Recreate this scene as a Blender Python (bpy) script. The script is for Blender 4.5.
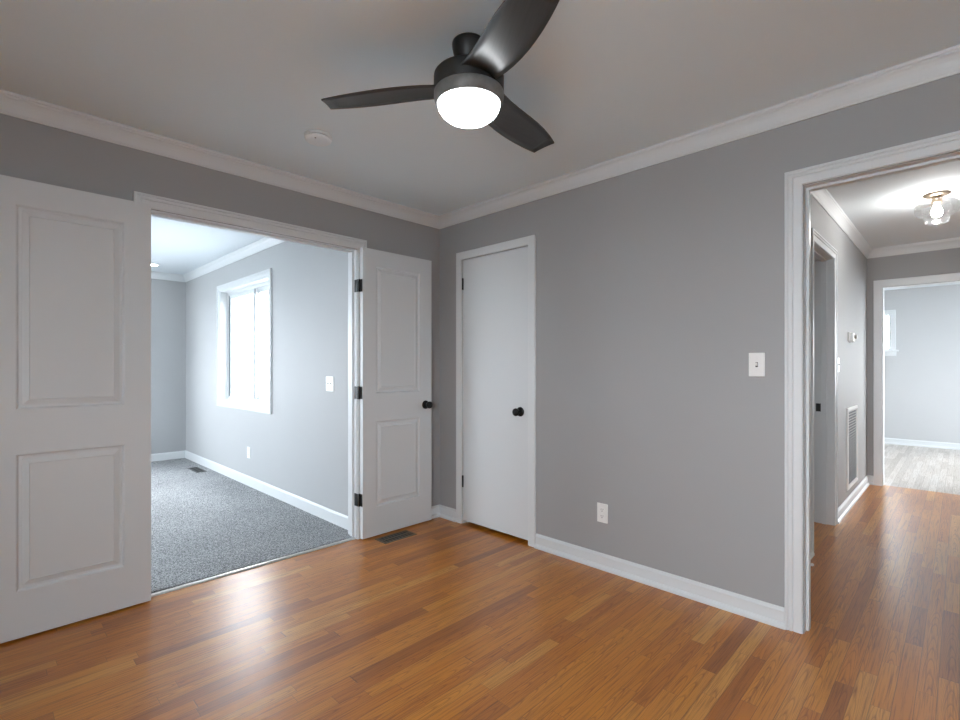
import bpy, bmesh, math, random
from mathutils import Vector, Matrix

for o in list(bpy.data.objects):
    bpy.data.objects.remove(o)
S = bpy.context.scene
C = S.collection

# ------------------------------------------------------------------ camera
cam_d = bpy.data.cameras.new('camera')
cam = bpy.data.objects.new('camera', cam_d)
C.objects.link(cam)
cam.location = (0, 0, 1.22)
cam.rotation_euler = (math.radians(90), 0, math.radians(44.47 - 90))
cam_d.sensor_width = 36
cam_d.lens = 490.6 / 960 * 36
cam_d.shift_y = 7 / 960
cam_d.clip_start = 0.02
S.camera = cam

# ------------------------------------------------------------------ sky, exposure, window light
SKY = 27.0
world = bpy.data.worlds.new('sky')
S.world = world
world.use_nodes = True
wn = world.node_tree.nodes
wl = world.node_tree.links
wn.clear()
w_out = wn.new('ShaderNodeOutputWorld')
w_bg = wn.new('ShaderNodeBackground')
w_tc = wn.new('ShaderNodeTexCoord')
w_sep = wn.new('ShaderNodeSeparateXYZ')
w_ramp = wn.new('ShaderNodeValToRGB')
# whiter cloud on the +X side of the sky, bluer sky on the -X side
w_ramp.color_ramp.elements[0].position = 0.15
w_ramp.color_ramp.elements[0].color = (0.90, 0.965, 1.03, 1)
w_ramp.color_ramp.elements[1].position = 0.7
w_ramp.color_ramp.elements[1].color = (0.94, 0.975, 1.0, 1)
wl.new(w_tc.outputs['Generated'], w_sep.inputs[0])  # world direction
wl.new(w_sep.outputs['X'], w_ramp.inputs[0])
wl.new(w_ramp.outputs[0], w_bg.inputs[0])
wl.new(w_bg.outputs[0], w_out.inputs[0])
w_bg.inputs[1].default_value = SKY

S.view_settings.view_transform = 'Standard'
S.view_settings.look = 'None'
S.view_settings.exposure = 0.28
S.view_settings.gamma = 1.0
S.view_settings.use_curve_mapping = False
S.cycles.max_bounces = 14
S.cycles.diffuse_bounces = 8
S.cycles.glossy_bounces = 5
S.cycles.transparent_max_bounces = 16
S.cycles.sample_clamp_indirect = 8
S.cycles.caustics_reflective = False
S.cycles.caustics_refractive = False


def portal(loc, rot, sx, sy):
    d = bpy.data.lights.new('window_portal', 'AREA')
    d.shape = 'RECTANGLE'
    d.size, d.size_y = sx, sy
    d.cycles.is_portal = True
    o = bpy.data.objects.new('window_portal', d)
    C.objects.link(o)
    o.location = loc
    o.rotation_euler = rot


R = math.radians
XR, YB = 2.639, 3.056          # room faces of the right and the back wall
WT = 0.115                     # partition thickness
H = 2.44                       # ceiling height
HALL_Y, HALL_YR, HALL_X = 0.705, -0.465, 6.485
CAR_X, CAR_Y, CAR_XL = 1.92, 7.385, -4.2
FAR_X = 10.12


# ------------------------------------------------------------------ materials
class Nodes:
    def __init__(self, name):
        self.m = bpy.data.materials.new(name)
        self.m.use_nodes = True
        self.t = self.m.node_tree
        self.t.nodes.clear()
        self.out = self.t.nodes.new('ShaderNodeOutputMaterial')

    def new(self, kind, **kw):
        n = self.t.nodes.new(kind)
        for k, v in kw.items():
            setattr(n, k, v)
        return n

    def put(self, sock, v):
        if isinstance(v, bpy.types.NodeSocket):
            self.t.links.new(v, sock)
        elif isinstance(v, (tuple, list)) and len(v) == 3 and sock.type == 'RGBA':
            sock.default_value = (*v, 1)
        else:
            sock.default_value = v

    def math(self, op, a, b=0.0, c=None):
        n = self.new('ShaderNodeMath', operation=op)
        self.put(n.inputs[0], a)
        self.put(n.inputs[1], b)
        if c is not None:
            self.put(n.inputs[2], c)
        return n.outputs[0]

    def vec(self, x, y, z):
        n = self.new('ShaderNodeCombineXYZ')
        for i, v in enumerate((x, y, z)):
            self.put(n.inputs[i], v)
        return n.outputs[0]

    def coord(self):
        n = self.new('ShaderNodeTexCoord')
        return n.outputs['Object']

    def noise(self, v, scale, detail=3, rough=0.5, dist=0.0):
        n = self.new('ShaderNodeTexNoise')
        self.put(n.inputs['Vector'], v)
        n.inputs['Scale'].default_value = scale
        n.inputs['Detail'].default_value = detail
        n.inputs['Roughness'].default_value = rough
        n.inputs['Distortion'].default_value = dist
        return n.outputs['Fac']

    def ramp(self, f, stops):
        n = self.new('ShaderNodeValToRGB')
        self.put(n.inputs[0], f)
        e = n.color_ramp.elements
        e[0].position, e[-1].position = stops[0][0], stops[-1][0]
        e[0].color, e[-1].color = (*stops[0][1], 1), (*stops[-1][1], 1)
        for p, col in stops[1:-1]:
            q = e.new(p)
            q.color = (*col, 1)
        return n.outputs[0]

    def mix(self, f, a, b, mode='MIX'):
        n = self.new('ShaderNodeMix', data_type='RGBA', blend_type=mode)
        self.put(n.inputs[0], f)
        self.put(n.inputs[6], a)
        self.put(n.inputs[7], b)
        return n.outputs[2]

    def bump(self, h, strength, dist):
        n = self.new('ShaderNodeBump')
        self.put(n.inputs['Height'], h)
        n.inputs['Strength'].default_value = strength
        n.inputs['Distance'].default_value = dist
        return n.outputs['Normal']

    def bsdf(self, color, rough=0.5, metal=0.0, normal=None, spec=0.5, **kw):
        n = self.new('ShaderNodeBsdfPrincipled')
        self.put(n.inputs['Base Color'], color)
        self.put(n.inputs['Roughness'], rough)
        self.put(n.inputs['Metallic'], metal)
        n.inputs['Specular IOR Level'].default_value = spec
        if normal is not None:
            self.put(n.inputs['Normal'], normal)
        for k, v in kw.items():
            self.put(n.inputs[k], v)
        self.t.links.new(n.outputs[0], self.out.inputs[0])
        return n


def painted(name, col, rough, bump_scale=250, bump=0.08, var=0.03, spec=0.5):
    k = Nodes(name)
    co = k.coord()
    f = k.noise(co, 1.3, 2)
    lo = tuple(c * (1 - var) for c in col)
    hi = tuple(min(1, c * (1 + var)) for c in col)
    c = k.ramp(f, [(0.3, lo), (0.7, hi)])
    nrm = k.bump(k.noise(co, bump_scale, 2), bump, 0.002)
    k.bsdf(c, rough, normal=nrm, spec=spec)
    return k.m


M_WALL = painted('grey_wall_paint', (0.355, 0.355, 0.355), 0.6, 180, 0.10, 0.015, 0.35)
M_WALL_LIT_FAR = painted('far_room_lit_wall_paint', (0.50, 0.505, 0.51), 0.6, 180, 0.10, 0.015, 0.35)  # same grey paint, lightened to stand in for the far room's stronger daylight
M_WALL_LIT_CARPET = painted('carpet_room_lit_wall_paint', (0.42, 0.425, 0.43), 0.6, 180, 0.10, 0.015, 0.35)  # grey wall paint with the carpeted room's brightness put into its colour
M_CEIL = painted('ceiling_paint', (0.765, 0.885, 0.955), 0.85, 120, 0.10, 0.01, 0.2)  # cool tint offsets the warm bounce from the oak floor
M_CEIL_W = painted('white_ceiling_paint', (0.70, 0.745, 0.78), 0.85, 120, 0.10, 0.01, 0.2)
M_TRIM = painted('white_trim_paint', (0.675, 0.695, 0.705), 0.38, 60, 0.04, 0.01)
M_DOOR = painted('white_door_paint', (0.645, 0.668, 0.68), 0.42, 90, 0.10, 0.012)
M_PLATE = painted('white_plastic', (0.82, 0.82, 0.80), 0.3, 40, 0.01, 0.005)
M_DETECTOR = painted('cool_white_plastic', (0.80, 0.87, 0.91), 0.4, 40, 0.01, 0.005)
M_FILTER = painted('grey_filter', (0.30, 0.31, 0.315), 0.9, 200, 0.2, 0.05)
M_DARKSLOT = painted('dark_slot', (0.03, 0.03, 0.03), 0.6, 40, 0.01, 0.01)
M_SASH_SHADOW = painted('sash_shadow_grey', (0.09, 0.12, 0.14), 0.7, 60, 0.02, 0.01)  # colour of the painted shadow lines on the sashes


def metal(name, col, rough, metallic=1.0, scale=90):
    k = Nodes(name)
    co = k.coord()
    f = k.noise(co, scale, 3)
    c = k.ramp(f, [(0.3, tuple(x * 0.85 for x in col)), (0.7, tuple(min(1, x * 1.1) for x in col))])
    r = k.math('MULTIPLY_ADD', f, 0.12, rough - 0.06)
    k.bsdf(c, r, metallic)
    return k.m


M_BLACK = metal('oil_rubbed_black', (0.012, 0.011, 0.010), 0.35, 0.4)
M_HINGE = metal('black_hinge_metal', (0.03, 0.03, 0.03), 0.32, 0.8)
M_FANBODY = metal('dark_fan_housing', (0.022, 0.022, 0.022), 0.45, 0.3, 40)
M_FANRING = metal('grey_fan_ring', (0.20, 0.20, 0.198), 0.5, 0.2, 40)
M_NICKEL = metal('brushed_nickel', (0.36, 0.29, 0.22), 0.35, 1.0)
M_BRONZE = metal('bronze_register', (0.20, 0.16, 0.11), 0.45, 0.75)
M_GREYMETAL = metal('dark_grey_register', (0.10, 0.10, 0.10), 0.5, 0.5)
M_STEEL = metal('brushed_strip', (0.62, 0.60, 0.57), 0.35, 0.8)


def m_blade():
    k = Nodes('dark_fan_blade')
    co = k.coord()
    n = k.new('ShaderNodeMapping')
    k.put(n.inputs[0], co)
    n.inputs['Scale'].default_value = (3, 60, 3)
    f = k.noise(n.outputs[0], 2.0, 4)
    c = k.ramp(f, [(0.3, (0.018, 0.017, 0.016)), (0.7, (0.032, 0.031, 0.029))])
    k.bsdf(c, 0.30, normal=k.bump(f, 0.03, 0.001), spec=0.8)
    return k.m


M_BLADE = m_blade()


def m_glow(name, col, strength):
    k = Nodes(name)
    b = k.bsdf((0.9, 0.9, 0.88), 0.3)
    k.put(b.inputs['Emission Color'], col)
    b.inputs['Emission Strength'].default_value = strength
    return k.m


M_FANGLASS = m_glow('lit_opal_glass', (0.93, 0.97, 1.0), 14.0)
M_BULB = m_glow('lit_bulb', (1.0, 0.98, 0.95), 270.0)
M_CAN = m_glow('lit_downlight', (1.0, 0.96, 0.90), 25.0)


def m_glass(name, tint, seeded=False, gloss=0.5):
    k = Nodes(name)
    tr = k.new('ShaderNodeBsdfTransparent')
    k.put(tr.inputs[0], tint)
    gl = k.new('ShaderNodeBsdfGlossy')
    gl.inputs['Roughness'].default_value = 0.03
    fr = k.new('ShaderNodeFresnel')
    fr.inputs[0].default_value = 1.5
    fac = fr.outputs[0]
    if seeded:
        v = k.new('ShaderNodeTexVoronoi')
        k.put(v.inputs['Vector'], k.coord())
        v.inputs['Scale'].default_value = 90
        h = k.ramp(v.outputs['Distance'], [(0.15, (1, 1, 1)), (0.32, (0, 0, 0))])
        nb = k.bump(h, 0.6, 0.003)
        k.put(gl.inputs['Normal'], nb)
        k.put(fr.inputs['Normal'], nb)
        fac = k.math('MULTIPLY_ADD', fac, 0.55, 0.015)
    else:
        fac = k.math('MULTIPLY', fac, gloss)
    mx = k.new('ShaderNodeMixShader')
    k.put(mx.inputs[0], fac)
    k.t.links.new(tr.outputs[0], mx.inputs[1])
    k.t.links.new(gl.outputs[0], mx.inputs[2])
    k.t.links.new(mx.outputs[0], k.out.inputs[0])
    return k.m


M_PANE = m_glass('window_glass', (0.97, 0.99, 1.0))
M_SEED = m_glass('seeded_glass', (0.985, 0.985, 0.98), True)


def m_oak(name, stops, spec, rough):
    k = Nodes(name)
    sep = k.new('ShaderNodeSeparateXYZ')
    k.put(sep.inputs[0], k.coord())
    x, y = sep.outputs[0], sep.outputs[1]
    W = 0.0572
    yr = k.math('DIVIDE', k.math('ADD', y, 20.013), W)
    row = k.math('FLOOR', yr)
    fy = k.math('FRACT', yr)

    def white(v):
        n = k.new('ShaderNodeTexWhiteNoise', noise_dimensions='3D')
        k.put(n.inputs['Vector'], v)
        return n
    r1 = white(k.vec(row, 3.0, 0.0))
    r1s = k.new('ShaderNodeSeparateColor')
    k.put(r1s.inputs[0], r1.outputs['Color'])
    xs = k.math('MULTIPLY_ADD', r1s.outputs[0], 9.0, k.math('ADD', x, 30.0))
    xs = k.math('ADD', xs, k.math('MULTIPLY', k.math('SINE', k.math('MULTIPLY_ADD', xs, 2.3, row)), 0.26))
    L = k.math('MULTIPLY_ADD', r1s.outputs[1], 0.55, 0.50)
    q = k.math('DIVIDE', xs, L)
    seg = k.math('FLOOR', q)
    fx = k.math('FRACT', q)
    bid = white(k.vec(row, seg, 7.0))
    bs = k.new('ShaderNodeSeparateColor')
    k.put(bs.inputs[0], bid.outputs['Color'])
    b1, b2, b3 = bs.outputs
    base = k.ramp(b1, stops)
    # fine pores along the board
    off = k.math('MULTIPLY', b2, 40.0)
    pores = k.noise(k.vec(k.math('MULTIPLY', x, 5.0), k.math('MULTIPLY', y, 170.0), off), 1.0, 4, 0.6)
    pores = k.ramp(pores, [(0.30, (0.52, 0.42, 0.34)), (0.52, (1, 1, 1)), (1.0, (1.05, 1.06, 1.08))])
    # cathedral figure: rings of a log cut lengthwise
    wob = k.noise(k.vec(k.math('MULTIPLY', x, 2.2), k.math('MULTIPLY', y, 9.0), off), 1.0, 2)
    cy = k.math('SUBTRACT', fy, k.math('MULTIPLY_ADD', b3, 1.4, -0.2))
    arch = k.math('ADD', k.math('MULTIPLY', k.math('MULTIPLY', cy, cy), 2.6),
                  k.math('MULTIPLY_ADD', x, 1.5, k.math('MULTIPLY', wob, 0.9)))
    ring = k.math('FRACT', k.math('MULTIPLY', arch, 6.0))
    ring = k.ramp(ring, [(0.0, (0.58, 0.46, 0.36)), (0.12, (0.72, 0.62, 0.52)), (0.30, (1, 1, 1)), (0.9, (1.03, 1.03, 1.03)), (1.0, (0.85, 0.79, 0.72))])
    ringed = k.math('MULTIPLY', k.math('GREATER_THAN', b3, 0.35), 0.75)
    c = k.mix(ringed, base, k.mix(1.0, base, ring, 'MULTIPLY'))
    c = k.mix(1.0, c, pores, 'MULTIPLY')
    # seams
    ey = k.math('MULTIPLY', k.math('MINIMUM', fy, k.math('SUBTRACT', 1.0, fy)), W)
    ex = k.math('MULTIPLY', k.math('MINIMUM', fx, k.math('SUBTRACT', 1.0, fx)), L)
    e = k.math('MINIMUM', ey, ex)
    seam = k.math('LESS_THAN', e, 0.0009)
    c = k.mix(k.math('MULTIPLY', seam, 0.65), c, (0.09, 0.04, 0.015))
    hgt = k.math('ADD', k.math('MINIMUM', k.math('MULTIPLY', e, 500.0), 1.0),
                 k.math('MULTIPLY', pores, 0.18))
    hgt = k.math('ADD', hgt, k.math('MULTIPLY', ring, 0.10))
    nrm = k.bump(hgt, 0.16, 0.0012)
    k.bsdf(c, rough, normal=nrm, spec=spec)
    return k.m


def m_carpet():
    k = Nodes('grey_heather_carpet')
    co = k.coord()
    a = k.noise(co, 210, 3, 0.75)
    b = k.noise(co, 100, 2, 0.6)
    d = k.noise(co, 1.6, 3, 0.6)
    f = k.math('ADD', k.math('MULTIPLY', a, 0.65), k.math('MULTIPLY', b, 0.35))
    c = k.ramp(f, [(0.38, (0.05, 0.052, 0.054)), (0.47, (0.26, 0.265, 0.27)), (0.55, (0.54, 0.545, 0.55)), (0.64, (0.80, 0.80, 0.80))])
    c = k.mix(0.35, c, k.ramp(d, [(0.35, (0.72, 0.72, 0.73)), (0.65, (1.1, 1.1, 1.1))]), 'MULTIPLY')
    k.bsdf(c, 0.95, normal=k.bump(f, 0.9, 0.012), spec=0.1)
    return k.m


M_OAK = m_oak('oak_strip_floor', [(0.0, (0.330, 0.098, 0.007)), (0.10, (0.440, 0.140, 0.009)), (0.35, (0.520, 0.176, 0.011)),
                                  (0.62, (0.550, 0.198, 0.015)), (0.85, (0.580, 0.228, 0.025)), (1.0, (0.620, 0.285, 0.055))], 1.0, 0.315)
M_PALEOAK = m_oak('pale_wood_floor', [(0.0, (0.40, 0.36, 0.32)), (0.5, (0.50, 0.46, 0.42)), (1.0, (0.58, 0.54, 0.50))], 0.5, 0.30)
M_CARPET = m_carpet()


# ------------------------------------------------------------------ mesh helpers
class MB:
    def __init__(self):
        self.v, self.f, self.mi, self.sm = [], [], [], []

    def face(self, pts, mi=0, smooth=False):
        b = len(self.v)
        self.v += [tuple(p) for p in pts]
        self.f.append(tuple(range(b, b + len(pts))))
        self.mi.append(mi)
        self.sm.append(smooth)

    def box(self, a, b, mi=0):
        x0, x1 = sorted((a[0], b[0])); y0, y1 = sorted((a[1], b[1])); z0, z1 = sorted((a[2], b[2]))
        p = [(x0, y0, z0), (x1, y0, z0), (x1, y1, z0), (x0, y1, z0), (x0, y0, z1), (x1, y0, z1), (x1, y1, z1), (x0, y1, z1)]
        n = len(self.v)
        self.v += p
        for q in ((0, 3, 2, 1), (4, 5, 6, 7), (0, 1, 5, 4), (1, 2, 6, 5), (2, 3, 7, 6), (3, 0, 4, 7)):
            self.f.append(tuple(n + i for i in q)); self.mi.append(mi); self.sm.append(False)
        return self

    def lathe(self, prof, n=32, axis='z', center=(0, 0, 0), smooth=True, cap=True):
        """prof: list of (radius, height) along the axis"""
        b = len(self.v)
        for r, h in prof:
            for i in range(n):
                a = 2 * math.pi * i / n
                p = {'z': (r * math.cos(a), r * math.sin(a), h), 'y': (r * math.cos(a), h, r * math.sin(a)), 'x': (h, r * math.cos(a), r * math.sin(a))}[axis]
                self.v.append(tuple(p[j] + center[j] for j in range(3)))
        for k in range(len(prof) - 1):
            for i in range(n):
                j = (i + 1) % n
                self.f.append((b + k * n + i, b + k * n + j, b + (k + 1) * n + j, b + (k + 1) * n + i)); self.mi.append(0); self.sm.append(smooth)
        if cap:
            for k in (0, len(prof) - 1):
                if prof[k][0] > 1e-5:
                    self.f.append(tuple(b + k * n + i for i in range(n))); self.mi.append(0); self.sm.append(False)
        return self

    def sweep(self, path, prof, to3d, closed=False):
        """path: 2D points; prof: (q, h) closed outline, q to the LEFT of travel, h out of the plane"""
        n = len(path)
        P = [Vector(p) for p in path]
        rings = []
        for i in range(n):
            d0 = (P[i] - P[i - 1]).normalized() if (i > 0 or closed) else None
            d1 = (P[(i + 1) % n] - P[i]).normalized() if (i < n - 1 or closed) else None
            d0 = d0 or d1
            d1 = d1 or d0
            n0, n1 = Vector((-d0.y, d0.x)), Vector((-d1.y, d1.x))
            m = (n0 + n1).normalized()
            m = m / max(0.2, m.dot(n0))
            rings.append([to3d(P[i].x + m.x * q, P[i].y + m.y * q, h) for q, h in prof])
        b = len(self.v)
        k = len(prof)
        for r in rings:
            self.v += [tuple(p) for p in r]
        for i in range(n if closed else n - 1):
            j = (i + 1) % n
            for s in range(k):
                t = (s + 1) % k
                self.f.append((b + i * k + s, b + i * k + t, b + j * k + t, b + j * k + s)); self.mi.append(0); self.sm.append(False)
        if not closed:
            self.f.append(tuple(b + s for s in range(k))); self.mi.append(0); self.sm.append(False)
            self.f.append(tuple(b + (n - 1) * k + s for s in range(k))); self.mi.append(0); self.sm.append(False)
        return self

    def build(self, name, mats, parent=None, loc=(0, 0, 0), rot=(0, 0, 0), bevel=0.0, recalc=True, merge=True):
        me = bpy.data.meshes.new(name)
        me.from_pydata(self.v, [], self.f)
        for i, p in enumerate(me.polygons):
            p.material_index = self.mi[i]
            p.use_smooth = self.sm[i]
        if not isinstance(mats, (list, tuple)):
            mats = [mats]
        for m in mats:
            me.materials.append(m)
        bm = bmesh.new()
        bm.from_mesh(me)
        if merge:
            bmesh.ops.remove_doubles(bm, verts=bm.verts, dist=1e-6)
        if recalc:
            bmesh.ops.recalc_face_normals(bm, faces=bm.faces)
        bm.to_mesh(me)
        bm.free()
        o = bpy.data.objects.new(name, me)
        C.objects.link(o)
        o.location = loc
        o.rotation_euler = rot
        if parent:
            o.parent = parent
        if bevel:
            md = o.modifiers.new('edge', 'BEVEL')
            md.width = bevel
            md.segments = 2
            md.limit_method = 'ANGLE'
        return o


def tag(o, label, cat, group=None, kind=None):
    o['label'] = label
    o['category'] = cat
    if group:
        o['group'] = group
    if kind:
        o['kind'] = kind
    return o


def empty(name, loc, rz=0.0):
    o = bpy.data.objects.new(name, None)
    o.empty_display_size = 0.1
    C.objects.link(o)
    o.location = loc
    o.rotation_euler = (0, 0, rz)
    return o


def structure(mb, name, mats, label, cat, **kw):
    return tag(mb.build(name, mats, **kw), label, cat, kind='structure')


def wall_x(mb, x0, x1, y0, y1, z0, z1, holes):
    """wall running along Y between faces x0, x1; holes: (ya, yb, za, zb)"""
    y = y0
    for ya, yb, za, zb in sorted(holes):
        if ya > y:
            mb.box((x0, y, z0), (x1, ya, z1))
        if za > z0:
            mb.box((x0, ya, z0), (x1, yb, za))
        if zb < z1:
            mb.box((x0, ya, zb), (x1, yb, z1))
        y = yb
    mb.box((x0, y, z0), (x1, y1, z1))


def wall_y(mb, y0, y1, x0, x1, z0, z1, holes):
    x = x0
    for xa, xb, za, zb in sorted(holes):
        if xa > x:
            mb.box((x, y0, z0), (xa, y1, z1))
        if za > z0:
            mb.box((xa, y0, z0), (xb, y1, za))
        if zb < z1:
            mb.box((xa, y0, zb), (xb, y1, z1))
        x = xb
    mb.box((x, y0, z0), (x1, y1, z1))


# ------------------------------------------------------------------ openings
FR = (0.628, 1.867, 0.0, 2.052)            # french opening in the back wall (X)
HO = (-0.290, 0.514, 0.0, 2.050)           # hall opening in the right wall (Y)
CL = (2.122, 2.778, 0.0, 2.052)            # closet opening in the right wall (Y)
BA = (3.860, 4.600, 0.0, 2.050)            # bathroom opening in hall wall (X)
EN = (-0.240, 0.575, 0.0, 2.035)           # opening at the hall's end (Y)
W1 = (4.680, 6.045, 0.837, 2.085)          # window in carpeted room, right wall (Y)
W2 = (-0.70, 0.75, 0.837, 2.085)           # window in carpeted room, back wall (X)
W3 = (4.90, 6.50, 0.837, 2.085)             # unseen window added for daylight in carpeted room, left wall (Y)
W11 = (-3.9, -1.80, 0.600, 2.085)          # unseen window added to light the carpeted room's far wall (X)
W4 = (0.805, 1.755, 1.49, 2.06)              # small window of the far room (Y)
W5 = (-2.2, -0.75, 0.837, 2.085)           # unseen second window of the far room, added for daylight (Y)
W6 = (-1.10, 0.30, 0.85, 2.085)            # unseen window put in this room's left wall to light it (Y)
W7 = (7.4, 9.4, 0.700, 2.100)               # unseen window brightening the far room, added in its side wall (X)
W8 = (4.95, 5.8, 1.000, 1.950)              # unseen window across the hall, added to daylight the hall wall (X)
W10 = (1.00, 2.50, 0.700, 2.085)             # unseen window added to light the far room's back wall (Y)
HR = (4.95, 5.75, 0.0, 2.050)              # unseen doorway added to let that daylight into the hall (X)

# ------------------------------------------------------------------ floors and ceilings
structure(MB().box((-1.65, -2.75, -0.12), (HALL_X + 0.06, 3.10, 0)), 'floor', M_OAK,
          'glossy honey oak strip floor running through this room and the hall', 'floor')
structure(MB().box((HALL_X + 0.06, -2.75, -0.12), (10.30, 3.15, 0)), 'floor_far_room', M_PALEOAK,
          'pale washed wood floor in the bright room past the hall', 'floor')
structure(MB().box((-4.35, 3.10, -0.12), (2.1, 7.55, 0.012)), 'floor_carpet', M_CARPET,
          'grey heather carpet in the room beyond the double doors', 'carpet')
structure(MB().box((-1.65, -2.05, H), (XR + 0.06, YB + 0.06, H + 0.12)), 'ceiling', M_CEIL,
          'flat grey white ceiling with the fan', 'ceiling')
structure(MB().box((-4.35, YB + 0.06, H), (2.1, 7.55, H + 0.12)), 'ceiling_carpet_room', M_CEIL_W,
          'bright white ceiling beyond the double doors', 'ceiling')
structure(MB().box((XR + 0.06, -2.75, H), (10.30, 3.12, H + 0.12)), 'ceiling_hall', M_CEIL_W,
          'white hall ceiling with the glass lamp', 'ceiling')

# ------------------------------------------------------------------ walls
b = MB(); wall_y(b, YB, YB + WT, CAR_XL, XR + WT, 0, H, [FR, W11])
structure(b, 'wall_back', M_WALL, 'grey wall with the wide double door opening', 'wall')
b = MB(); wall_x(b, XR, XR + WT, -1.9, YB, 0, H, [HO, CL])
structure(b, 'wall_right', M_WALL, 'grey wall between the closet door and the hall opening', 'wall')
b = MB(); wall_x(b, -1.65, -1.5, -1.9, YB, 0, H, [W6])
structure(b, 'wall_left', M_WALL, 'grey wall of this room holding the added window', 'wall')
b = MB().box((-1.65, -2.05, 0), (XR + WT, -1.9, H))
structure(b, 'wall_front', M_WALL, 'grey wall of this room opposite the double doors', 'wall')
# carpeted room
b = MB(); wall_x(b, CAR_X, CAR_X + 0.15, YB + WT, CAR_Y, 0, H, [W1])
structure(b, 'wall_carpet_room_right', M_WALL_LIT_CARPET, 'bright daylit grey wall with the white slider window', 'wall')
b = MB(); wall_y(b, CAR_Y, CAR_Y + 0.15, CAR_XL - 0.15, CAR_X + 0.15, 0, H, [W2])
structure(b, 'wall_carpet_room_back', M_WALL_LIT_CARPET, 'far daylit grey wall of the carpeted room', 'wall')
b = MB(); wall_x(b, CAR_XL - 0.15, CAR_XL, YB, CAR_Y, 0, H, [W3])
structure(b, 'wall_carpet_room_left', M_WALL_LIT_CARPET, 'daylit grey wall of the carpeted room on its hidden side', 'wall')
# hall
b = MB(); wall_y(b, HALL_Y, HALL_Y + WT, XR + WT, HALL_X + WT, 0, H, [BA])
structure(b, 'wall_hall_left', M_WALL, 'grey hall wall with thermostat and return grille', 'wall')
b = MB(); wall_y(b, HALL_YR - WT, HALL_YR, XR + WT, HALL_X + WT, 0, H, [HR])
structure(b, 'wall_hall_right', M_WALL, 'grey hall wall on the hidden side', 'wall')
b = MB(); wall_x(b, HALL_X, HALL_X + WT, HALL_YR, HALL_Y, 0, H, [EN])
structure(b, 'wall_hall_end', M_WALL, 'grey wall at the hall end around the cased opening', 'wall')
# far room
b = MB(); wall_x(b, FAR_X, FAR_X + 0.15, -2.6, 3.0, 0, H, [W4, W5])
structure(b, 'wall_far_room_back', M_WALL_LIT_FAR, 'brightly lit grey wall of the room past the hall', 'wall')
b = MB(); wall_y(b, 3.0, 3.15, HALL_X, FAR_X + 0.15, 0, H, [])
structure(b, 'wall_far_room_left', M_WALL_LIT_FAR, 'daylit grey side wall of the room past the hall', 'wall')
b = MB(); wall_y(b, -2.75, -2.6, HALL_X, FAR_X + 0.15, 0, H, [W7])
structure(b, 'wall_far_room_right', M_WALL_LIT_FAR, 'daylit grey side wall with the added window of the room past the hall', 'wall')
b = MB()
wall_x(b, HALL_X - 0.035, HALL_X + WT, HALL_Y + WT, 3.0, 0, H, [W10])
b.box((HALL_X, -2.6, 0), (HALL_X + WT, HALL_YR - WT, H))
structure(b, 'wall_far_room_front', M_WALL_LIT_FAR, 'daylit grey walls beside the opening inside the room past the hall', 'wall')
b = MB(); wall_y(b, -2.75, -2.6, XR, HALL_X, 0, H, [W8])
structure(b, 'wall_room_across', M_WALL, 'wall with the added window in the unseen room across the hall', 'wall')
# closet and side room behind the hall door
b = MB()
b.box((3.35, 1.95, 0), (3.45, YB, H)).box((XR + WT, 1.90, 0), (3.45, 2.0, H)).box((XR + WT, 2.96, 0), (3.35, YB, H))
structure(b, 'wall_closet', M_WALL, 'grey walls inside the closed closet', 'wall')
b = MB()
b.box((3.52, HALL_Y + WT, 0), (3.60, 2.4, H)).box((4.86, HALL_Y + WT, 0), (4.94, 2.4, H)).box((3.52, 2.4, 0), (4.94, 2.48, H))
structure(b, 'wall_side_room', M_WALL, 'grey walls of the small room off the hall', 'wall')

# ------------------------------------------------------------------ mouldings
CROWN = [(0, 0), (0, 0.090), (0.008, 0.090), (0.010, 0.083), (0.013, 0.079), (0.017, 0.060), (0.023, 0.042),
         (0.031, 0.028), (0.037, 0.022), (0.037, 0.013), (0.042, 0.011), (0.044, 0.0)]
BASE = [(0, 0), (0, 0.093), (0.005, 0.093), (0.013, 0.080), (0.0145, 0.076), (0.0105, 0.073), (0.0105, 0.026),
        (0.015, 0.024), (0.023, 0.015), (0.025, 0.008), (0.025, 0.0)]
BASE_FLAT = [(0, 0), (0, 0.096), (0.006, 0.096), (0.010, 0.088), (0.013, 0.080), (0.013, 0.0)]


def crown(name, pts, label, closed=True):
    structure(MB().sweep(pts, CROWN, lambda a, c, h: (a, c, H - h), closed), name, M_TRIM, label, 'crown moulding')


def base(name, runs, label, z=0.0, prof=BASE):
    b = MB()
    for r in runs:
        b.sweep(r, prof, lambda a, c, h: (a, c, z + h))
    structure(b, name, M_TRIM, label, 'baseboard')


crown('trim_1', [(-1.5, -1.9), (XR, -1.9), (XR, YB), (-1.5, YB)], 'white crown moulding around the ceiling with the fan')
crown('trim_2', [(CAR_XL, YB + WT), (CAR_X, YB + WT), (CAR_X, CAR_Y), (CAR_XL, CAR_Y)], 'white crown moulding above the slider window beyond the double doors')
crown('trim_3', [(XR + WT, HALL_YR), (HALL_X, HALL_YR), (HALL_X, HALL_Y), (XR + WT, HALL_Y)], 'white crown moulding around the hall ceiling')

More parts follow.
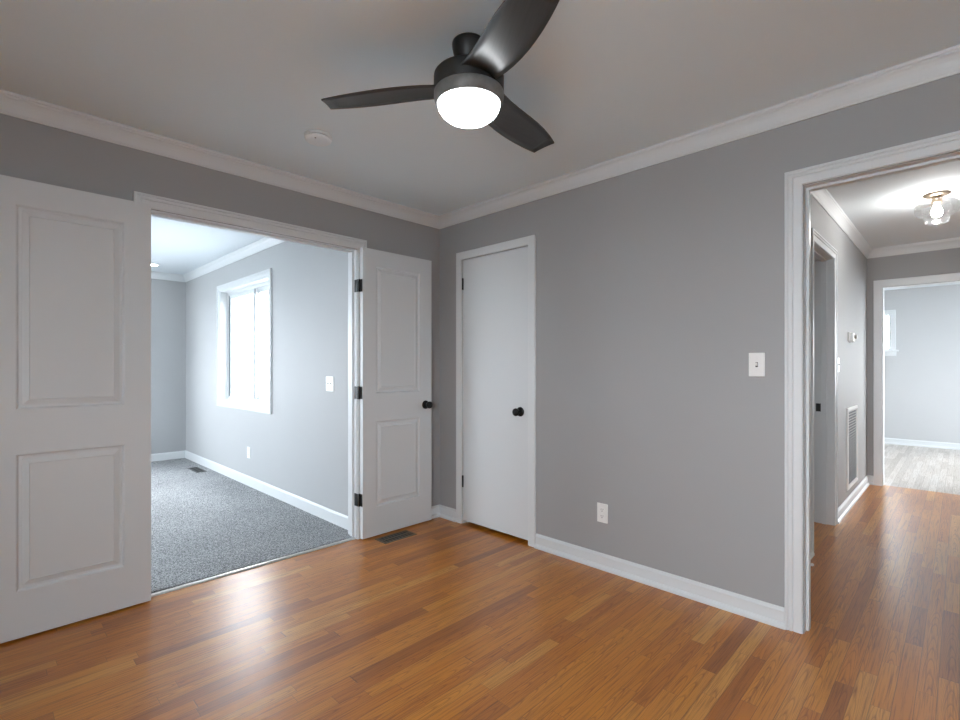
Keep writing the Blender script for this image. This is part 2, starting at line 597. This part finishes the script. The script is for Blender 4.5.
CW = 0.071   # casing width
base('baseboard_right', [[(XR, HO[1] + CW), (XR, CL[0] - 0.068)]], 'white baseboard from the closet door to the hall opening')
base('baseboard_corner', [[(XR, CL[1] + 0.062), (XR, YB), (FR[1] + CW, YB)]], 'short white baseboard in the corner beside the closet door')
base('baseboard_back', [[(FR[0] - CW, YB), (-1.5, YB), (-1.5, -1.9), (XR, -1.9), (XR, HO[0] - CW)]], 'white baseboard behind the large open door and round this room')
base('baseboard_carpet_room', [[(FR[1] + 0.046, YB + WT), (CAR_X, YB + WT), (CAR_X, CAR_Y), (CAR_XL, CAR_Y), (CAR_XL, YB + WT), (FR[0] - CW, YB + WT)]],
     'tall white baseboard along the grey carpet', 0.012, BASE_FLAT)
base('baseboard_hall', [[(BA[0] - CW, HALL_Y), (XR + WT, HALL_Y), (XR + WT, HO[1] + CW)],
                        [(HALL_X, EN[1] + CW), (HALL_X, HALL_Y), (BA[1] + CW, HALL_Y)],
                        [(XR + WT, HO[0] - CW), (XR + WT, HALL_YR), (HR[0] - CW, HALL_YR)], [(HR[1] + CW, HALL_YR), (HALL_X, HALL_YR), (HALL_X, EN[0] - CW)]], 'white baseboard along the hall wall below the grille')
base('baseboard_far_room', [[(HALL_X + WT, -2.6), (FAR_X, -2.6), (FAR_X, 3.0), (HALL_X + WT, 3.0)]], 'white baseboard across the bright room past the hall')

CASE = [(0.0, 0), (0.0, 0.008), (0.004, 0.011), (0.034, 0.012), (0.036, 0.0095), (0.039, 0.0095), (0.041, 0.015), (0.051, 0.0155), (0.053, 0.0125), (0.056, 0.0125),
        (0.058, 0.018), (0.068, 0.018), (0.071, 0.014), (0.071, 0)]
FLAT = lambda w: [(0, 0), (0, 0.012), (0.003, 0.014), (w - 0.004, 0.016), (w, 0.012), (w, 0)]


def plane_map(pl, v, sgn):
    """2D (a = along wall, c = height), h = out of the wall"""
    if pl == 'X':
        return lambda a, c, h: (v + sgn * h, a, c)
    return lambda a, c, h: (a, v + sgn * h, c)


def frame_trim(name, label, pl, faces, op, prof=CASE, stop=None, jamb=0.018, head=True):
    """cased opening: casing on each wall face, jamb lining and door stop"""
    a0, a1, z0, z1 = op
    b = MB()
    for v, sgn in faces:
        m = plane_map(pl, v, sgn)
        rv = 0.004
        b.sweep([(a0 - rv, 0.0), (a0 - rv, z1 + rv), (a1 + rv, z1 + rv), (a1 + rv, 0.0)], [(q, h) for q, h in prof], m)
    root = tag(b.build(name, M_TRIM), label, 'door casing', kind='structure')
    lo, hi = sorted((faces[0][0], faces[-1][0] if len(faces) > 1 else faces[0][0] - faces[0][1] * WT))
    j = MB()

    def bx(a_0, a_1, c_0, c_1, d0, d1):
        if pl == 'X':
            j.box((d0, a_0, c_0), (d1, a_1, c_1))
        else:
            j.box((a_0, d0, c_0), (a_1, d1, c_1))
    e = 0.0006
    bx(a0 - 0.001, a0 + e, 0, z1, lo, hi)
    bx(a1 - e, a1 + 0.001, 0, z1, lo, hi)
    bx(a0, a1, z1 - e, z1 + 0.001, lo, hi)
    jb = j.build('jamb', M_TRIM, root)
    if stop:
        j = MB()
        s0, s1, t = stop
        bx(a0, a0 + t, 0, z1 - t, s0, s1)
        bx(a1 - t, a1, 0, z1 - t, s0, s1)
        bx(a0, a1, z1 - t, z1, s0, s1)
        j.build('door_stop_strip', M_TRIM, root, bevel=0.0015)
    return root


fr = frame_trim('trim_4', 'white casing around the wide double door opening', 'Y', [(YB, -1), (YB + WT, 1)], FR, CASE, (YB + 0.040, YB + 0.075, 0.012))
# the casing on the carpet side is narrower at the corner of the room
ho = frame_trim('trim_5', 'white stepped casing around the opening to the hall', 'X', [(XR, -1), (XR + WT, 1)], HO, CASE, (XR + 0.040, XR + 0.075, 0.012))
cl = frame_trim('trim_6', 'plain white casing around the narrow closet door', 'X', [(XR, -1)], CL, FLAT(0.060), (XR + 0.042, XR + 0.075, 0.012))
ba = frame_trim('trim_7', 'white casing of the doorway in the hall wall', 'Y', [(HALL_Y, -1), (HALL_Y + WT, 1)], BA, CASE, (HALL_Y + 0.040, HALL_Y + 0.072, 0.012))
en = frame_trim('trim_8', 'white casing around the opening at the hall end', 'X', [(HALL_X, -1), (HALL_X + WT, 1)], EN, FLAT(0.072))
frame_trim('trim_10', 'white casing of the added doorway in the hidden hall wall', 'Y', [(HALL_YR - WT, -1), (HALL_YR, 1)], HR, CASE)
# strike plates set into the jambs
b = MB().box((BA[1] - 0.002, HALL_Y + 0.080, 0.872), (BA[1] - 0.0002, HALL_Y + 0.112, 0.935))
b.build('strike_plate', M_HINGE, ba)
b = MB().box((XR - 0.002, CL[0] + 0.0005, 0.880), (XR + 0.02, CL[0] + 0.003, 0.935))
b.build('strike_plate', M_HINGE, cl)
# threshold between carpet and oak, made pale for the glare on its board
b = MB().sweep([(FR[0], 0), (FR[1], 0)], [(0.0, 0.0), (0.004, 0.006), (0.012, 0.009), (0.028, 0.009), (0.034, 0.004), (0.034, 0)], lambda a, c, h: (a, YB + 0.006 + c, h))
structure(b, 'trim_9', M_STEEL, 'thin threshold strip coloured pale for glare where carpet meets oak', 'threshold')


# ------------------------------------------------------------------ windows
def make_window(name, label, pl, v, sgn, op, sill=False, casing=True, F=0.045, s=0.045, shift=0.0):
    """v = room face of the wall, sgn = direction out of the room"""
    a0, a1, z0, z1 = op
    m = plane_map(pl, v, sgn)

    def bx(mb, p, q):
        (A, Cc, D), (A2, C2, D2) = p, q
        mb.box(m(A, Cc, D), m(A2, C2, D2))
    b = MB()
    D0, D1 = 0.075, 0.145
    for p, q in (((a0, z0, D0), (a0 + F, z1, D1)), ((a1 - F, z0, D0), (a1, z1, D1)),
                 ((a0 + F, z0, D0), (a1 - F, z0 + F, D1)), ((a0 + F, z1 - F, D0), (a1 - F, z1, D1))):
        bx(b, p, q)
    root = tag(b.build(name, M_TRIM, bevel=0.003), label, 'window', kind='structure')
    # reveal lining
    b = MB()
    for p, q in (((a0, z0, -0.002), (a0 + 0.012, z1, D0)), ((a1 - 0.012, z0, -0.002), (a1, z1, D0)),
                 ((a0 + 0.012, z0, -0.002), (a1 - 0.012, z0 + 0.012, D0)), ((a0 + 0.012, z1 - 0.012, -0.002), (a1 - 0.012, z1, D0))):
        bx(b, p, q)
    b.build('window_reveal', M_TRIM, root)
    if casing:
        b = MB()
        mi = plane_map(pl, v, -sgn)
        if sill:
            b.sweep([(a0, z0), (a0, z1), (a1, z1), (a1, z0)], FLAT(0.062), mi)
        else:
            b.sweep([(a0, z0), (a0, z1), (a1, z1), (a1, z0)], [(q * 0.86, h) for q, h in CASE], mi, True)
        b.build('window_casing', M_TRIM, root)
    if sill:
        b = MB()
        bx(b, (a0 - 0.10, z0 - 0.025, -0.055), (a1 + 0.10, z0 - 0.002, 0.0))
        b.build('window_sill', M_TRIM, root, bevel=0.004)
        b = MB()
        bx(b, (a0 - 0.07, z0 - 0.095, -0.016), (a1 + 0.07, z0 - 0.025, 0.0))
        b.build('window_apron', M_TRIM, root, bevel=0.003)
    mid = (a0 + a1) / 2 + shift
    for k, (u0, u1, d0, d1) in enumerate(((mid - 0.024, a1 - F, 0.084, 0.108), (a0 + F, mid + 0.024, 0.112, 0.136))):
        b = MB()
        for p, q in (((u0, z0 + F, d0), (u0 + s, z1 - F, d1)), ((u1 - s, z0 + F, d0), (u1, z1 - F, d1)),
                     ((u0 + s, z0 + F, d0), (u1 - s, z0 + F + s, d1)), ((u0 + s, z1 - F - s, d0), (u1 - s, z1 - F, d1))):
            bx(b, p, q)
        sash = b.build('sash', M_TRIM, root, bevel=0.002)
        b = MB()
        for e0 in (u0, u1 - 0.013):
            bx(b, (e0, z0 + F + 0.004, d0 - 0.004), (e0 + 0.013, z1 - F - 0.004, d0))
        for e0 in (u0 + s - 0.007, u1 - s):
            bx(b, (e0, z0 + F + s, d0 - 0.002), (e0 + 0.007, z1 - F - s, d0))
        b.build('sash_shadow_line', M_SASH_SHADOW, sash)  # dark strips drawing the shadow along the sash edges
        b = MB()
        dm = (d0 + d1) / 2
        b.face([m(u0 + s, z0 + F + s, dm), m(u1 - s, z0 + F + s, dm), m(u1 - s, z1 - F - s, dm), m(u0 + s, z1 - F - s, dm)])
        b.build('glass_pane', M_PANE, sash)
    c = m(mid, (z0 + z1) / 2, 0.155)
    if pl == 'X':
        rot = (R(90), 0, R(90) if sgn > 0 else R(-90))
    else:
        rot = (R(90), 0, R(180) if sgn > 0 else 0)
    # area lights look along local -Z; aim into the room
    d = Vector(m(0, 0, 0)) - Vector(m(0, 0, 1))
    rot = d.to_track_quat('-Z', 'Y').to_euler()
    portal(c, rot, a1 - a0, z1 - z0)
    return root


make_window('window_1', 'white slider window in the daylit wall beyond the double doors', 'X', CAR_X, 1, W1, shift=-0.10)
make_window('window_2', 'white window in the far wall of the carpeted room', 'Y', CAR_Y, 1, W2)
make_window('added_window_3', 'added unseen white window in the hidden side wall of the carpeted room', 'X', CAR_XL, -1, W3)
make_window('added_window_10', 'added unseen white window lighting the far wall of the carpeted room', 'Y', YB + WT, -1, W11)
make_window('window_4', 'small high white window with sill past the hall', 'X', FAR_X, 1, W4, True, F=0.012, s=0.014)
make_window('added_window_5', 'unseen white window added further along the wall of the room past the hall', 'X', FAR_X, 1, W5)
make_window('added_window_6', 'unseen white window added for daylight in the wall behind the viewer', 'X', -1.5, -1, W6)
make_window('added_window_7', 'wide unseen white window added to brighten the room past the hall', 'Y', -2.6, -1, W7)

make_window('added_window_9', 'unseen white window added beside the opening inside the room past the hall', 'X', HALL_X + WT, -1, W10)
make_window('added_window_8', 'white window of the unseen room across the hall, added to light the hall', 'Y', -2.6, -1, W8)

# ground outside
k = Nodes('pale_ground')
k.bsdf(k.ramp(k.noise(k.coord(), 0.6, 4), [(0.3, (0.38, 0.40, 0.41)), (0.7, (0.48, 0.49, 0.49))]), 0.95)
structure(MB().box((-60, -60, -0.6), (70, 70, -0.5)), 'ground', k.m, 'pale overexposed ground outside the windows', 'ground')


# ------------------------------------------------------------------ doors
def knob(parent, x, z, side=-1, y=0.0):
    """knob on the face at local y, sticking out towards side*Y"""
    s = side
    b = MB().lathe([(0.0, y), (0.033, y), (0.033, y + s * 0.005), (0.027, y + s * 0.011), (0.013, y + s * 0.013)], 28, 'y', (x, 0, z))
    o = b.build('door_rose', M_BLACK, parent)
    b = MB().lathe([(0.0, y + s * 0.010), (0.011, y + s * 0.012), (0.010, y + s * 0.030), (0.015, y + s * 0.036), (0.024, y + s * 0.042), (0.0275, y + s * 0.050),
                    (0.026, y + s * 0.058), (0.019, y + s * 0.064), (0.008, y + s * 0.067), (0.0, y + s * 0.067)], 28, 'y', (x, 0, z))
    b.build('door_knob', M_BLACK, parent)


def panel_door(name, label, x_hinge, sgn, width, y_front, height, z0, has_knob):
    """two-panel leaf lying flat in front of the back wall; local x runs away from the hinge edge"""
    t = 0.034
    px0, px1 = 0.110, width - 0.114
    rects = [(0.215 - z0, 0.832 - z0), (1.028 - z0, 1.948 - z0)]
    b = MB()
    fx = lambda x: sgn * x
    # stiles and rails
    b.box((fx(0), 0, 0), (fx(px0), t, height)).box((fx(px1), 0, 0), (fx(width), t, height))
    zs = [0, rects[0][0], rects[0][1], rects[1][0], rects[1][1], height]
    for i in (0, 2, 4):
        b.box((fx(px0), 0, zs[i]), (fx(px1), t, zs[i + 1]))
    root = tag(b.build(name, M_DOOR, None, (x_hinge, y_front, z0)), label, 'door', kind='structure')
    for za, zb in rects:
        p = MB()
        for face_y, s in ((0, 1), (t, -1)):
            loops = []
            for ins, dep in ((0, 0), (0.004, 0.001), (0.011, 0.012), (0.022, 0.0125), (0.026, 0.010), (0.046, 0.002), (0.049, 0.0045)):
                y = face_y + s * dep
                loops.append([(fx(px0 + ins), y, za + ins), (fx(px1 - ins), y, za + ins), (fx(px1 - ins), y, zb - ins), (fx(px0 + ins), y, zb - ins)])
            for l0, l1 in zip(loops, loops[1:]):
                for i in range(4):
                    j = (i + 1) % 4
                    p.face([l0[i], l0[j], l1[j], l1[i]])
            p.face(loops[-1])
        p.build('raised_panel', M_DOOR, root)
    if has_knob:
        knob(root, fx(width - 0.062), 0.925 - z0, -1, 0.0)
    for z in (1.795, 1.038, 0.280):
        h = MB()
        # barrel at the wall side of the hinge edge, plates on the edge and on the jamb
        h.lathe([(0.0, -0.045), (0.0062, -0.045), (0.0062, 0.045), (0.0, 0.045)], 14, 'z', (fx(-0.0072 if sgn > 0 else 0.004), 0.034 if sgn > 0 else 0.0400, z - z0))
        h.box((fx(-0.002 if sgn > 0 else 0.0002), 0.004, z - z0 - 0.044), (fx(0.0004), 0.034, z - z0 + 0.044))
        if sgn > 0:
            h.box((fx(-0.0168), 0.040, z - z0 - 0.044), (fx(-0.0140), 0.082, z - z0 + 0.044))
        h.build('hinge', M_HINGE, root)
    return root


panel_door('door_1', 'near white two panel door folded open against the wall, cut by the photo edge', 0.621, -1, 0.626, 3.000, 2.052, 0.010, False)
panel_door('door_2', 'white two panel door with black knob open beside the corner', 1.881, 1, 0.626, 3.000, 2.052, 0.010, True)

# closet slab
g = 0.003
b = MB().box((XR + 0.002, CL[0] + g, 0.026), (XR + 0.037, CL[1] - g, CL[3] - g))
o = b.build('door_3', M_DOOR, bevel=0.0015)
# put its origin at the foot of the hinge edge
off = Vector((XR + 0.002, CL[1] - g, 0.0))
o.data.transform(Matrix.Translation(-off))
o.location = off
tag(o, 'plain flat white closet door with black knob', 'door', kind='structure')
kn = empty('pivot', (0, 0, 0))
bpy.data.objects.remove(kn)


def knob_x(parent, y, z):
    b = MB().lathe([(0.0, 0), (0.033, 0), (0.033, -0.005), (0.027, -0.011), (0.013, -0.013)], 28, 'x', (0, y, z))
    b.build('door_rose', M_BLACK, parent)
    b = MB().lathe([(0.0, -0.010), (0.011, -0.012), (0.010, -0.030), (0.015, -0.036), (0.024, -0.042), (0.0275, -0.050), (0.026, -0.058),
                    (0.019, -0.064), (0.008, -0.067), (0.0, -0.067)], 28, 'x', (0, y, z))
    b.build('door_knob', M_BLACK, parent)


knob_x(o, 2.197 - off.y, 0.908)
for z in (1.866, 0.330):
    h = MB().lathe([(0.0, -0.045), (0.0065, -0.045), (0.0065, 0.045), (0.0, 0.045)], 14, 'z', (-0.008, -0.001, z))
    h.box((-0.003, -0.003, z - 0.044), (0.0, 0.004, z + 0.044))
    h.build('hinge', M_HINGE, o)

# hall side door standing open inside the small room
b = MB().box((BA[0] + 0.002, HALL_Y + WT + 0.02, 0.012), (BA[0] + 0.037, HALL_Y + WT + 0.75, 2.045))
tag(b.build('door_4', M_DOOR, bevel=0.0015), 'white door swung into the small room off the hall', 'door', kind='structure')


# ------------------------------------------------------------------ wall plates; local -Y faces the room
def plate(root, w, h):
    b = MB().box((-w / 2, -0.006, -h / 2), (w / 2, 0, h / 2))
    return b.build('face_plate', M_PLATE, root, bevel=0.0025)


def screw(root, x, z):
    MB().lathe([(0.0, -0.0072), (0.0025, -0.0072), (0.003, -0.006)], 10, 'y', (x, 0, z)).build('screw', M_PLATE, root)


def light_switch(loc, rz, gangs, label, group=None):
    r = tag(empty('light_switch', loc, rz), label, 'light switch', group)
    w = 0.071 if gangs == 1 else 0.116
    plate(r, w, 0.115)
    for gx in ([0] if gangs == 1 else [-0.023, 0.023]):
        b = MB().box((gx - 0.0052, -0.0064, -0.012), (gx + 0.0052, -0.004, 0.012))
        b.build('toggle_slot', M_DARKSLOT, r)
        b = MB()
        p = [(gx - 0.004, -0.006, -0.006), (gx + 0.004, -0.006, -0.006), (gx + 0.004, -0.006, 0.005), (gx - 0.004, -0.006, 0.005)]
        q = [(gx - 0.0032, -0.016, 0.003), (gx + 0.0032, -0.016, 0.003), (gx + 0.0032, -0.014, 0.010), (gx - 0.0032, -0.014, 0.010)]
        b.face(p); b.face(q)
        for i in range(4):
            b.face([p[i], p[(i + 1) % 4], q[(i + 1) % 4], q[i]])
        b.build('toggle', M_PLATE, r)
        screw(r, gx, 0.030)
        screw(r, gx, -0.030)
    return r


def outlet(loc, rz, label, group=None):
    r = tag(empty('wall_outlet', loc, rz), label, 'outlet', group)
    plate(r, 0.071, 0.115)
    for z in (0.0195, -0.0195):
        b = MB()
        pts = []
        for i in range(24):
            a = 2 * math.pi * i / 24
            pts.append((0.0172 * math.cos(a), max(-0.0135, min(0.0135, 0.0172 * math.sin(a)))))
        f0 = [(x, -0.0058, z + y) for x, y in pts]
        f1 = [(x * 0.96, -0.0078, z + y * 0.96) for x, y in pts]
        b.face(f1)
        for i in range(24):
            b.face([f0[i], f0[(i + 1) % 24], f1[(i + 1) % 24], f1[i]])
        s = b.build('receptacle', M_PLATE, r)
        b = MB()
        b.box((-0.0075, -0.0082, z - 0.001), (-0.0053, -0.0076, z + 0.008)).box((0.0053, -0.0082, z), (0.0073, -0.0076, z + 0.0075))
        b.lathe([(0.0, -0.0082), (0.0026, -0.0082), (0.0026, -0.0076)], 10, 'y', (0, 0, z - 0.0070))
        b.build('slots', M_DARKSLOT, s)
    screw(r, 0, 0)
    return r


RW = R(-90)
light_switch((XR, 0.708, 1.2315), RW, 1, 'white toggle light switch on the grey wall left of the hall opening')
outlet((XR, 1.550, 0.337), RW, 'white duplex outlet low on the grey wall right of the closet door')
light_switch((CAR_X, 3.528, 1.088), RW, 2, 'white double light switch beyond the double doors, right of the slider window')
outlet((CAR_X, 5.185, 0.348), RW, 'white outlet under the slider window beyond the double doors')
light_switch((4.775, HALL_Y, 1.237), 0, 2, 'white switch plate on the hall wall just past the doorway casing')

# thermostat
r = tag(empty('thermostat', (5.36, HALL_Y, 1.482), 0), 'small white thermostat box high on the hall wall above the grille', 'thermostat')
MB().box((-0.066, -0.010, -0.044), (0.066, 0, 0.044)).build('back_plate', M_PLATE, r, bevel=0.003)
MB().box((-0.058, -0.034, -0.038), (0.050, -0.010, 0.038)).build('cover', M_PLATE, r, bevel=0.005)
MB().lathe([(0.0, -0.0525), (0.016, -0.0525), (0.018, -0.049), (0.018, -0.034)], 20, 'y', (0.030, 0, 0.004)).build('dial', M_STEEL, r)

# return air grille
r = tag(empty('return_air_grille', (5.475, HALL_Y, 0.160), 0), 'tall white louvred return air grille low on the hall wall', 'vent grille')
w, h = 0.56, 0.705
b = MB().sweep([(-w / 2, 0), (-w / 2, h), (w / 2, h), (w / 2, 0)], [(0, 0), (0, 0.010), (-0.006, 0.014), (-0.026, 0.014), (-0.032, 0.004), (-0.032, 0)],
               lambda a, c, q: (a, -q, c), True)
b.build('grille_frame', M_PLATE, r)
b = MB()
n = 27
for i in range(n):
    z = 0.036 + (h - 0.072) * i / (n - 1)
    for d in (0.0, 0.0012):
        b.face([(-w / 2 + 0.03, -0.011 + d, z + 0.006), (w / 2 - 0.03, -0.011 + d, z + 0.006), (w / 2 - 0.03, -0.003 + d, z - 0.005), (-w / 2 + 0.03, -0.003 + d, z - 0.005)])
b.build('louvres', M_PLATE, r, recalc=False)
MB().box((-w / 2 + 0.02, -0.0012, 0.02), (w / 2 - 0.02, -0.0002, h - 0.02)).build('filter', M_FILTER, r)

# spring door stop on the hall baseboard
r = tag(empty('door_stop', (3.42, HALL_Y - 0.013, 0.060), 0), 'little spring door stop with white tip peeking past the hall casing', 'door stop')
b = MB()
for i in range(60):
    a0, a1 = i * 0.6, (i + 1) * 0.6
    p0 = Vector((0.005 * math.cos(a0), -0.004 - 0.055 * i / 60, 0.005 * math.sin(a0)))
    p1 = Vector((0.005 * math.cos(a1), -0.004 - 0.055 * (i + 1) / 60, 0.005 * math.sin(a1)))
    for k2 in range(4):
        a, c = k2 * math.pi / 2, (k2 + 1) * math.pi / 2
        o0 = Vector((0.0011 * math.cos(a), 0, 0.0011 * math.sin(a)))
        o1 = Vector((0.0011 * math.cos(c), 0, 0.0011 * math.sin(c)))
        b.face([p0 + o0, p0 + o1, p1 + o1, p1 + o0])
b.build('spring', M_STEEL, r)
MB().lathe([(0.0, 0.0), (0.009, 0.0), (0.008, -0.005), (0.0, -0.005)], 14, 'y').build('mounting_cap', M_STEEL, r)
MB().lathe([(0.0, -0.056), (0.008, -0.056), (0.009, -0.068), (0.006, -0.074), (0.0, -0.074)], 14, 'y').build('rubber_tip', M_PLATE, r)


# ------------------------------------------------------------------ floor registers
def register(loc, rz, lx, ly, label, mat):
    r = tag(empty('floor_register', loc, rz), label, 'floor vent')
    f = 0.018
    b = MB().sweep([(-lx / 2, -ly / 2), (-lx / 2, ly / 2), (lx / 2, ly / 2), (lx / 2, -ly / 2)], [(0, 0), (-0.002, 0.003), (-f + 0.003, 0.004), (-f, 0.002), (-f, 0)],
                   lambda a, c, h: (a, c, h), True)
    b.build('register_frame', mat, r)
    MB().box((-lx / 2 + f * 0.9, -ly / 2 + f * 0.9, 0.0003), (lx / 2 - f * 0.9, ly / 2 - f * 0.9, 0.0009)).build('duct_opening', M_DARKSLOT, r)
    b = MB()
    n = 9
    for i in range(n):
        x = -lx / 2 + f + (lx - 2 * f) * (i + 0.5) / n
        b.box((x - 0.0028, -ly / 2 + f * 0.9, 0.0008), (x + 0.0025, ly / 2 - f * 0.9, 0.0028))
    b.box((-lx / 2 + f, -0.004, 0.0010), (lx / 2 - f, 0.004, 0.0032))
    b.build('register_bars', mat, r)
    return r


register((2.093, 2.898, 0), 0, 0.278, 0.132, 'bronze floor register in the oak at the foot of the open door', M_BRONZE)
register((1.785, 6.41, 0.012), R(90), 0.36, 0.11, 'dark grey floor register sunk in the grey carpet near the far corner', M_GREYMETAL)

# ------------------------------------------------------------------ smoke detector
r = tag(empty('smoke_detector', (1.251, 2.425, H), R(20)), 'round white smoke detector on the ceiling left of the fan', 'smoke detector')
MB().lathe([(0.0, 0.0), (0.070, 0.0), (0.072, -0.004), (0.070, -0.010), (0.064, -0.011)], 40).build('mounting_ring', M_DETECTOR, r)
MB().lathe([(0.062, -0.009), (0.062, -0.015)], 40).build('sensing_slot', M_DARKSLOT, r)
MB().lathe([(0.0, -0.014), (0.066, -0.014), (0.068, -0.018), (0.064, -0.026), (0.052, -0.032), (0.030, -0.035), (0.0, -0.036)], 40).build('cover', M_DETECTOR, r)
MB().lathe([(0.0, -0.0335), (0.004, -0.0335), (0.004, -0.030)], 10, 'z', (-0.045, -0.022, 0)).build('indicator', M_DARKSLOT, r)

# ------------------------------------------------------------------ ceiling fan
FX, FY = 1.291, 1.326
fan = tag(empty('ceiling_fan', (FX, FY, H), 0), 'dark three blade ceiling fan with lit white dome', 'ceiling fan')
MB().lathe([(0.0, 0.0), (0.062, 0.0), (0.064, -0.005), (0.063, -0.018), (0.058, -0.040), (0.050, -0.060), (0.043, -0.074), (0.038, -0.079), (0.0, -0.079)], 40).build('canopy', M_FANBODY, fan)
MB().lathe([(0.030, -0.070), (0.030, -0.135)], 28).build('downrod', M_FANBODY, fan)
MB().lathe([(0.0, -0.119), (0.112, -0.119), (0.127, -0.1215), (0.131, -0.126), (0.132, -0.132), (0.132, -0.185), (0.1305, -0.188), (0.0, -0.188)], 56).build('motor_housing', M_FANBODY, fan)
MB().lathe([(0.122, -0.1875), (0.1305, -0.1885), (0.132, -0.191), (0.132, -0.206), (0.129, -0.219), (0.123, -0.231), (0.1190, -0.234), (0.1175, -0.231)], 56, cap=False).build('light_ring', M_FANRING, fan)
MB().lathe([(0.1190, -0.228), (0.1175, -0.233), (0.1135, -0.249), (0.103, -0.265), (0.086, -0.279), (0.060, -0.290), (0.030, -0.2965), (0.0, -0.298)], 56).build('glass_dome', M_FANGLASS, fan)

# blade outline: (radius, offset) along the bulging edge and along the straighter edge
EP = [(0.075, 0.064), (0.10, 0.082), (0.15, 0.107), (0.20, 0.126), (0.25, 0.141), (0.30, 0.153), (0.35, 0.162), (0.40, 0.169), (0.45, 0.174), (0.50, 0.177), (0.535, 0.178)]
EM = [(0.075, -0.060), (0.10, -0.056), (0.15, -0.037), (0.20, -0.022), (0.25, -0.011), (0.30, -0.001), (0.35, 0.009), (0.40, 0.020), (0.45, 0.034), (0.51, 0.055), (0.566, 0.080)]
pitch = math.tan(R(11))
proto = None
for ang in (114.0, 354.0, 234.0):
    if proto is None:
        b = MB()
        top, bot = [], []
        NW = 7
        for (rp, wp), (rm, wm) in zip(EP, EM):
            rt, rb = [], []
            for q in range(NW):
                u = q / (NW - 1)
                w_ = wm + (wp - wm) * u
                r_ = rm + (rp - rm) * u
                z = -w_ * pitch + 0.003 * (1 - (2 * u - 1) ** 2)
                rt.append((r_, w_, z + 0.003))
                rb.append((r_, w_, z - 0.003))
            top.append(rt); bot.append(rb)
        for i in range(len(EP) - 1):
            for s in range(NW - 1):
                b.face([top[i][s], top[i + 1][s], top[i + 1][s + 1], top[i][s + 1]], 0, True)
                b.face([bot[i][s], bot[i][s + 1], bot[i + 1][s + 1], bot[i + 1][s]], 0, True)
            for s in (0, NW - 1):
                b.face([top[i][s], top[i + 1][s], bot[i + 1][s], bot[i][s]])
        for i in (0, len(EP) - 1):
            for s in range(NW - 1):
                b.face([top[i][s], top[i][s + 1], bot[i][s + 1], bot[i][s]])
        proto = b.build('blade', M_BLADE, fan)
        bl = proto
    else:
        bl = proto.copy()
        C.objects.link(bl)
        bl.parent = fan
    bl.location = (0, 0, -0.166)
    bl.rotation_euler = (0, 0, R(ang))

# ------------------------------------------------------------------ hall lamp
HX, HY = 4.72, 0.125
lamp = tag(empty('hall_ceiling_lamp', (HX, HY, H), 0), 'clear seeded glass ceiling lamp with glowing bulb in the hall', 'ceiling lamp')
MB().lathe([(0.0, 0.0), (0.072, 0.0), (0.075, -0.004), (0.074, -0.010), (0.060, -0.018), (0.056, -0.020), (0.0, -0.020)], 36).build('canopy', M_NICKEL, lamp)
MB().lathe([(0.0, -0.018), (0.028, -0.018), (0.030, -0.030), (0.030, -0.062), (0.022, -0.068), (0.0, -0.068)], 28).build('socket', M_NICKEL, lamp)
MB().lathe([(0.031, -0.040), (0.060, -0.044), (0.098, -0.056), (0.116, -0.074), (0.121, -0.098), (0.119, -0.122), (0.108, -0.142), (0.084, -0.154), (0.070, -0.160),
            (0.066, -0.185), (0.062, -0.205), (0.040, -0.212), (0.0, -0.214)], 48, cap=False).build('glass_shade', M_SEED, lamp)
MB().lathe([(0.0, -0.066), (0.013, -0.066), (0.014, -0.082), (0.022, -0.100), (0.030, -0.120), (0.030, -0.138), (0.022, -0.156), (0.0, -0.164)], 24).build('bulb', M_BULB, lamp)

# recessed downlight beyond the double doors
can = tag(empty('recessed_downlight', (1.43, 6.88, H), 0), 'small round lit downlight in the ceiling beyond the double doors', 'downlight')
MB().lathe([(0.062, 0.0), (0.085, 0.0), (0.084, -0.004), (0.070, -0.007), (0.060, -0.003)], 32, cap=False).build('trim_ring', M_PLATE, can)
MB().lathe([(0.0, -0.0035), (0.061, -0.0035), (0.061, -0.001)], 32).build('lens', M_CAN, can)
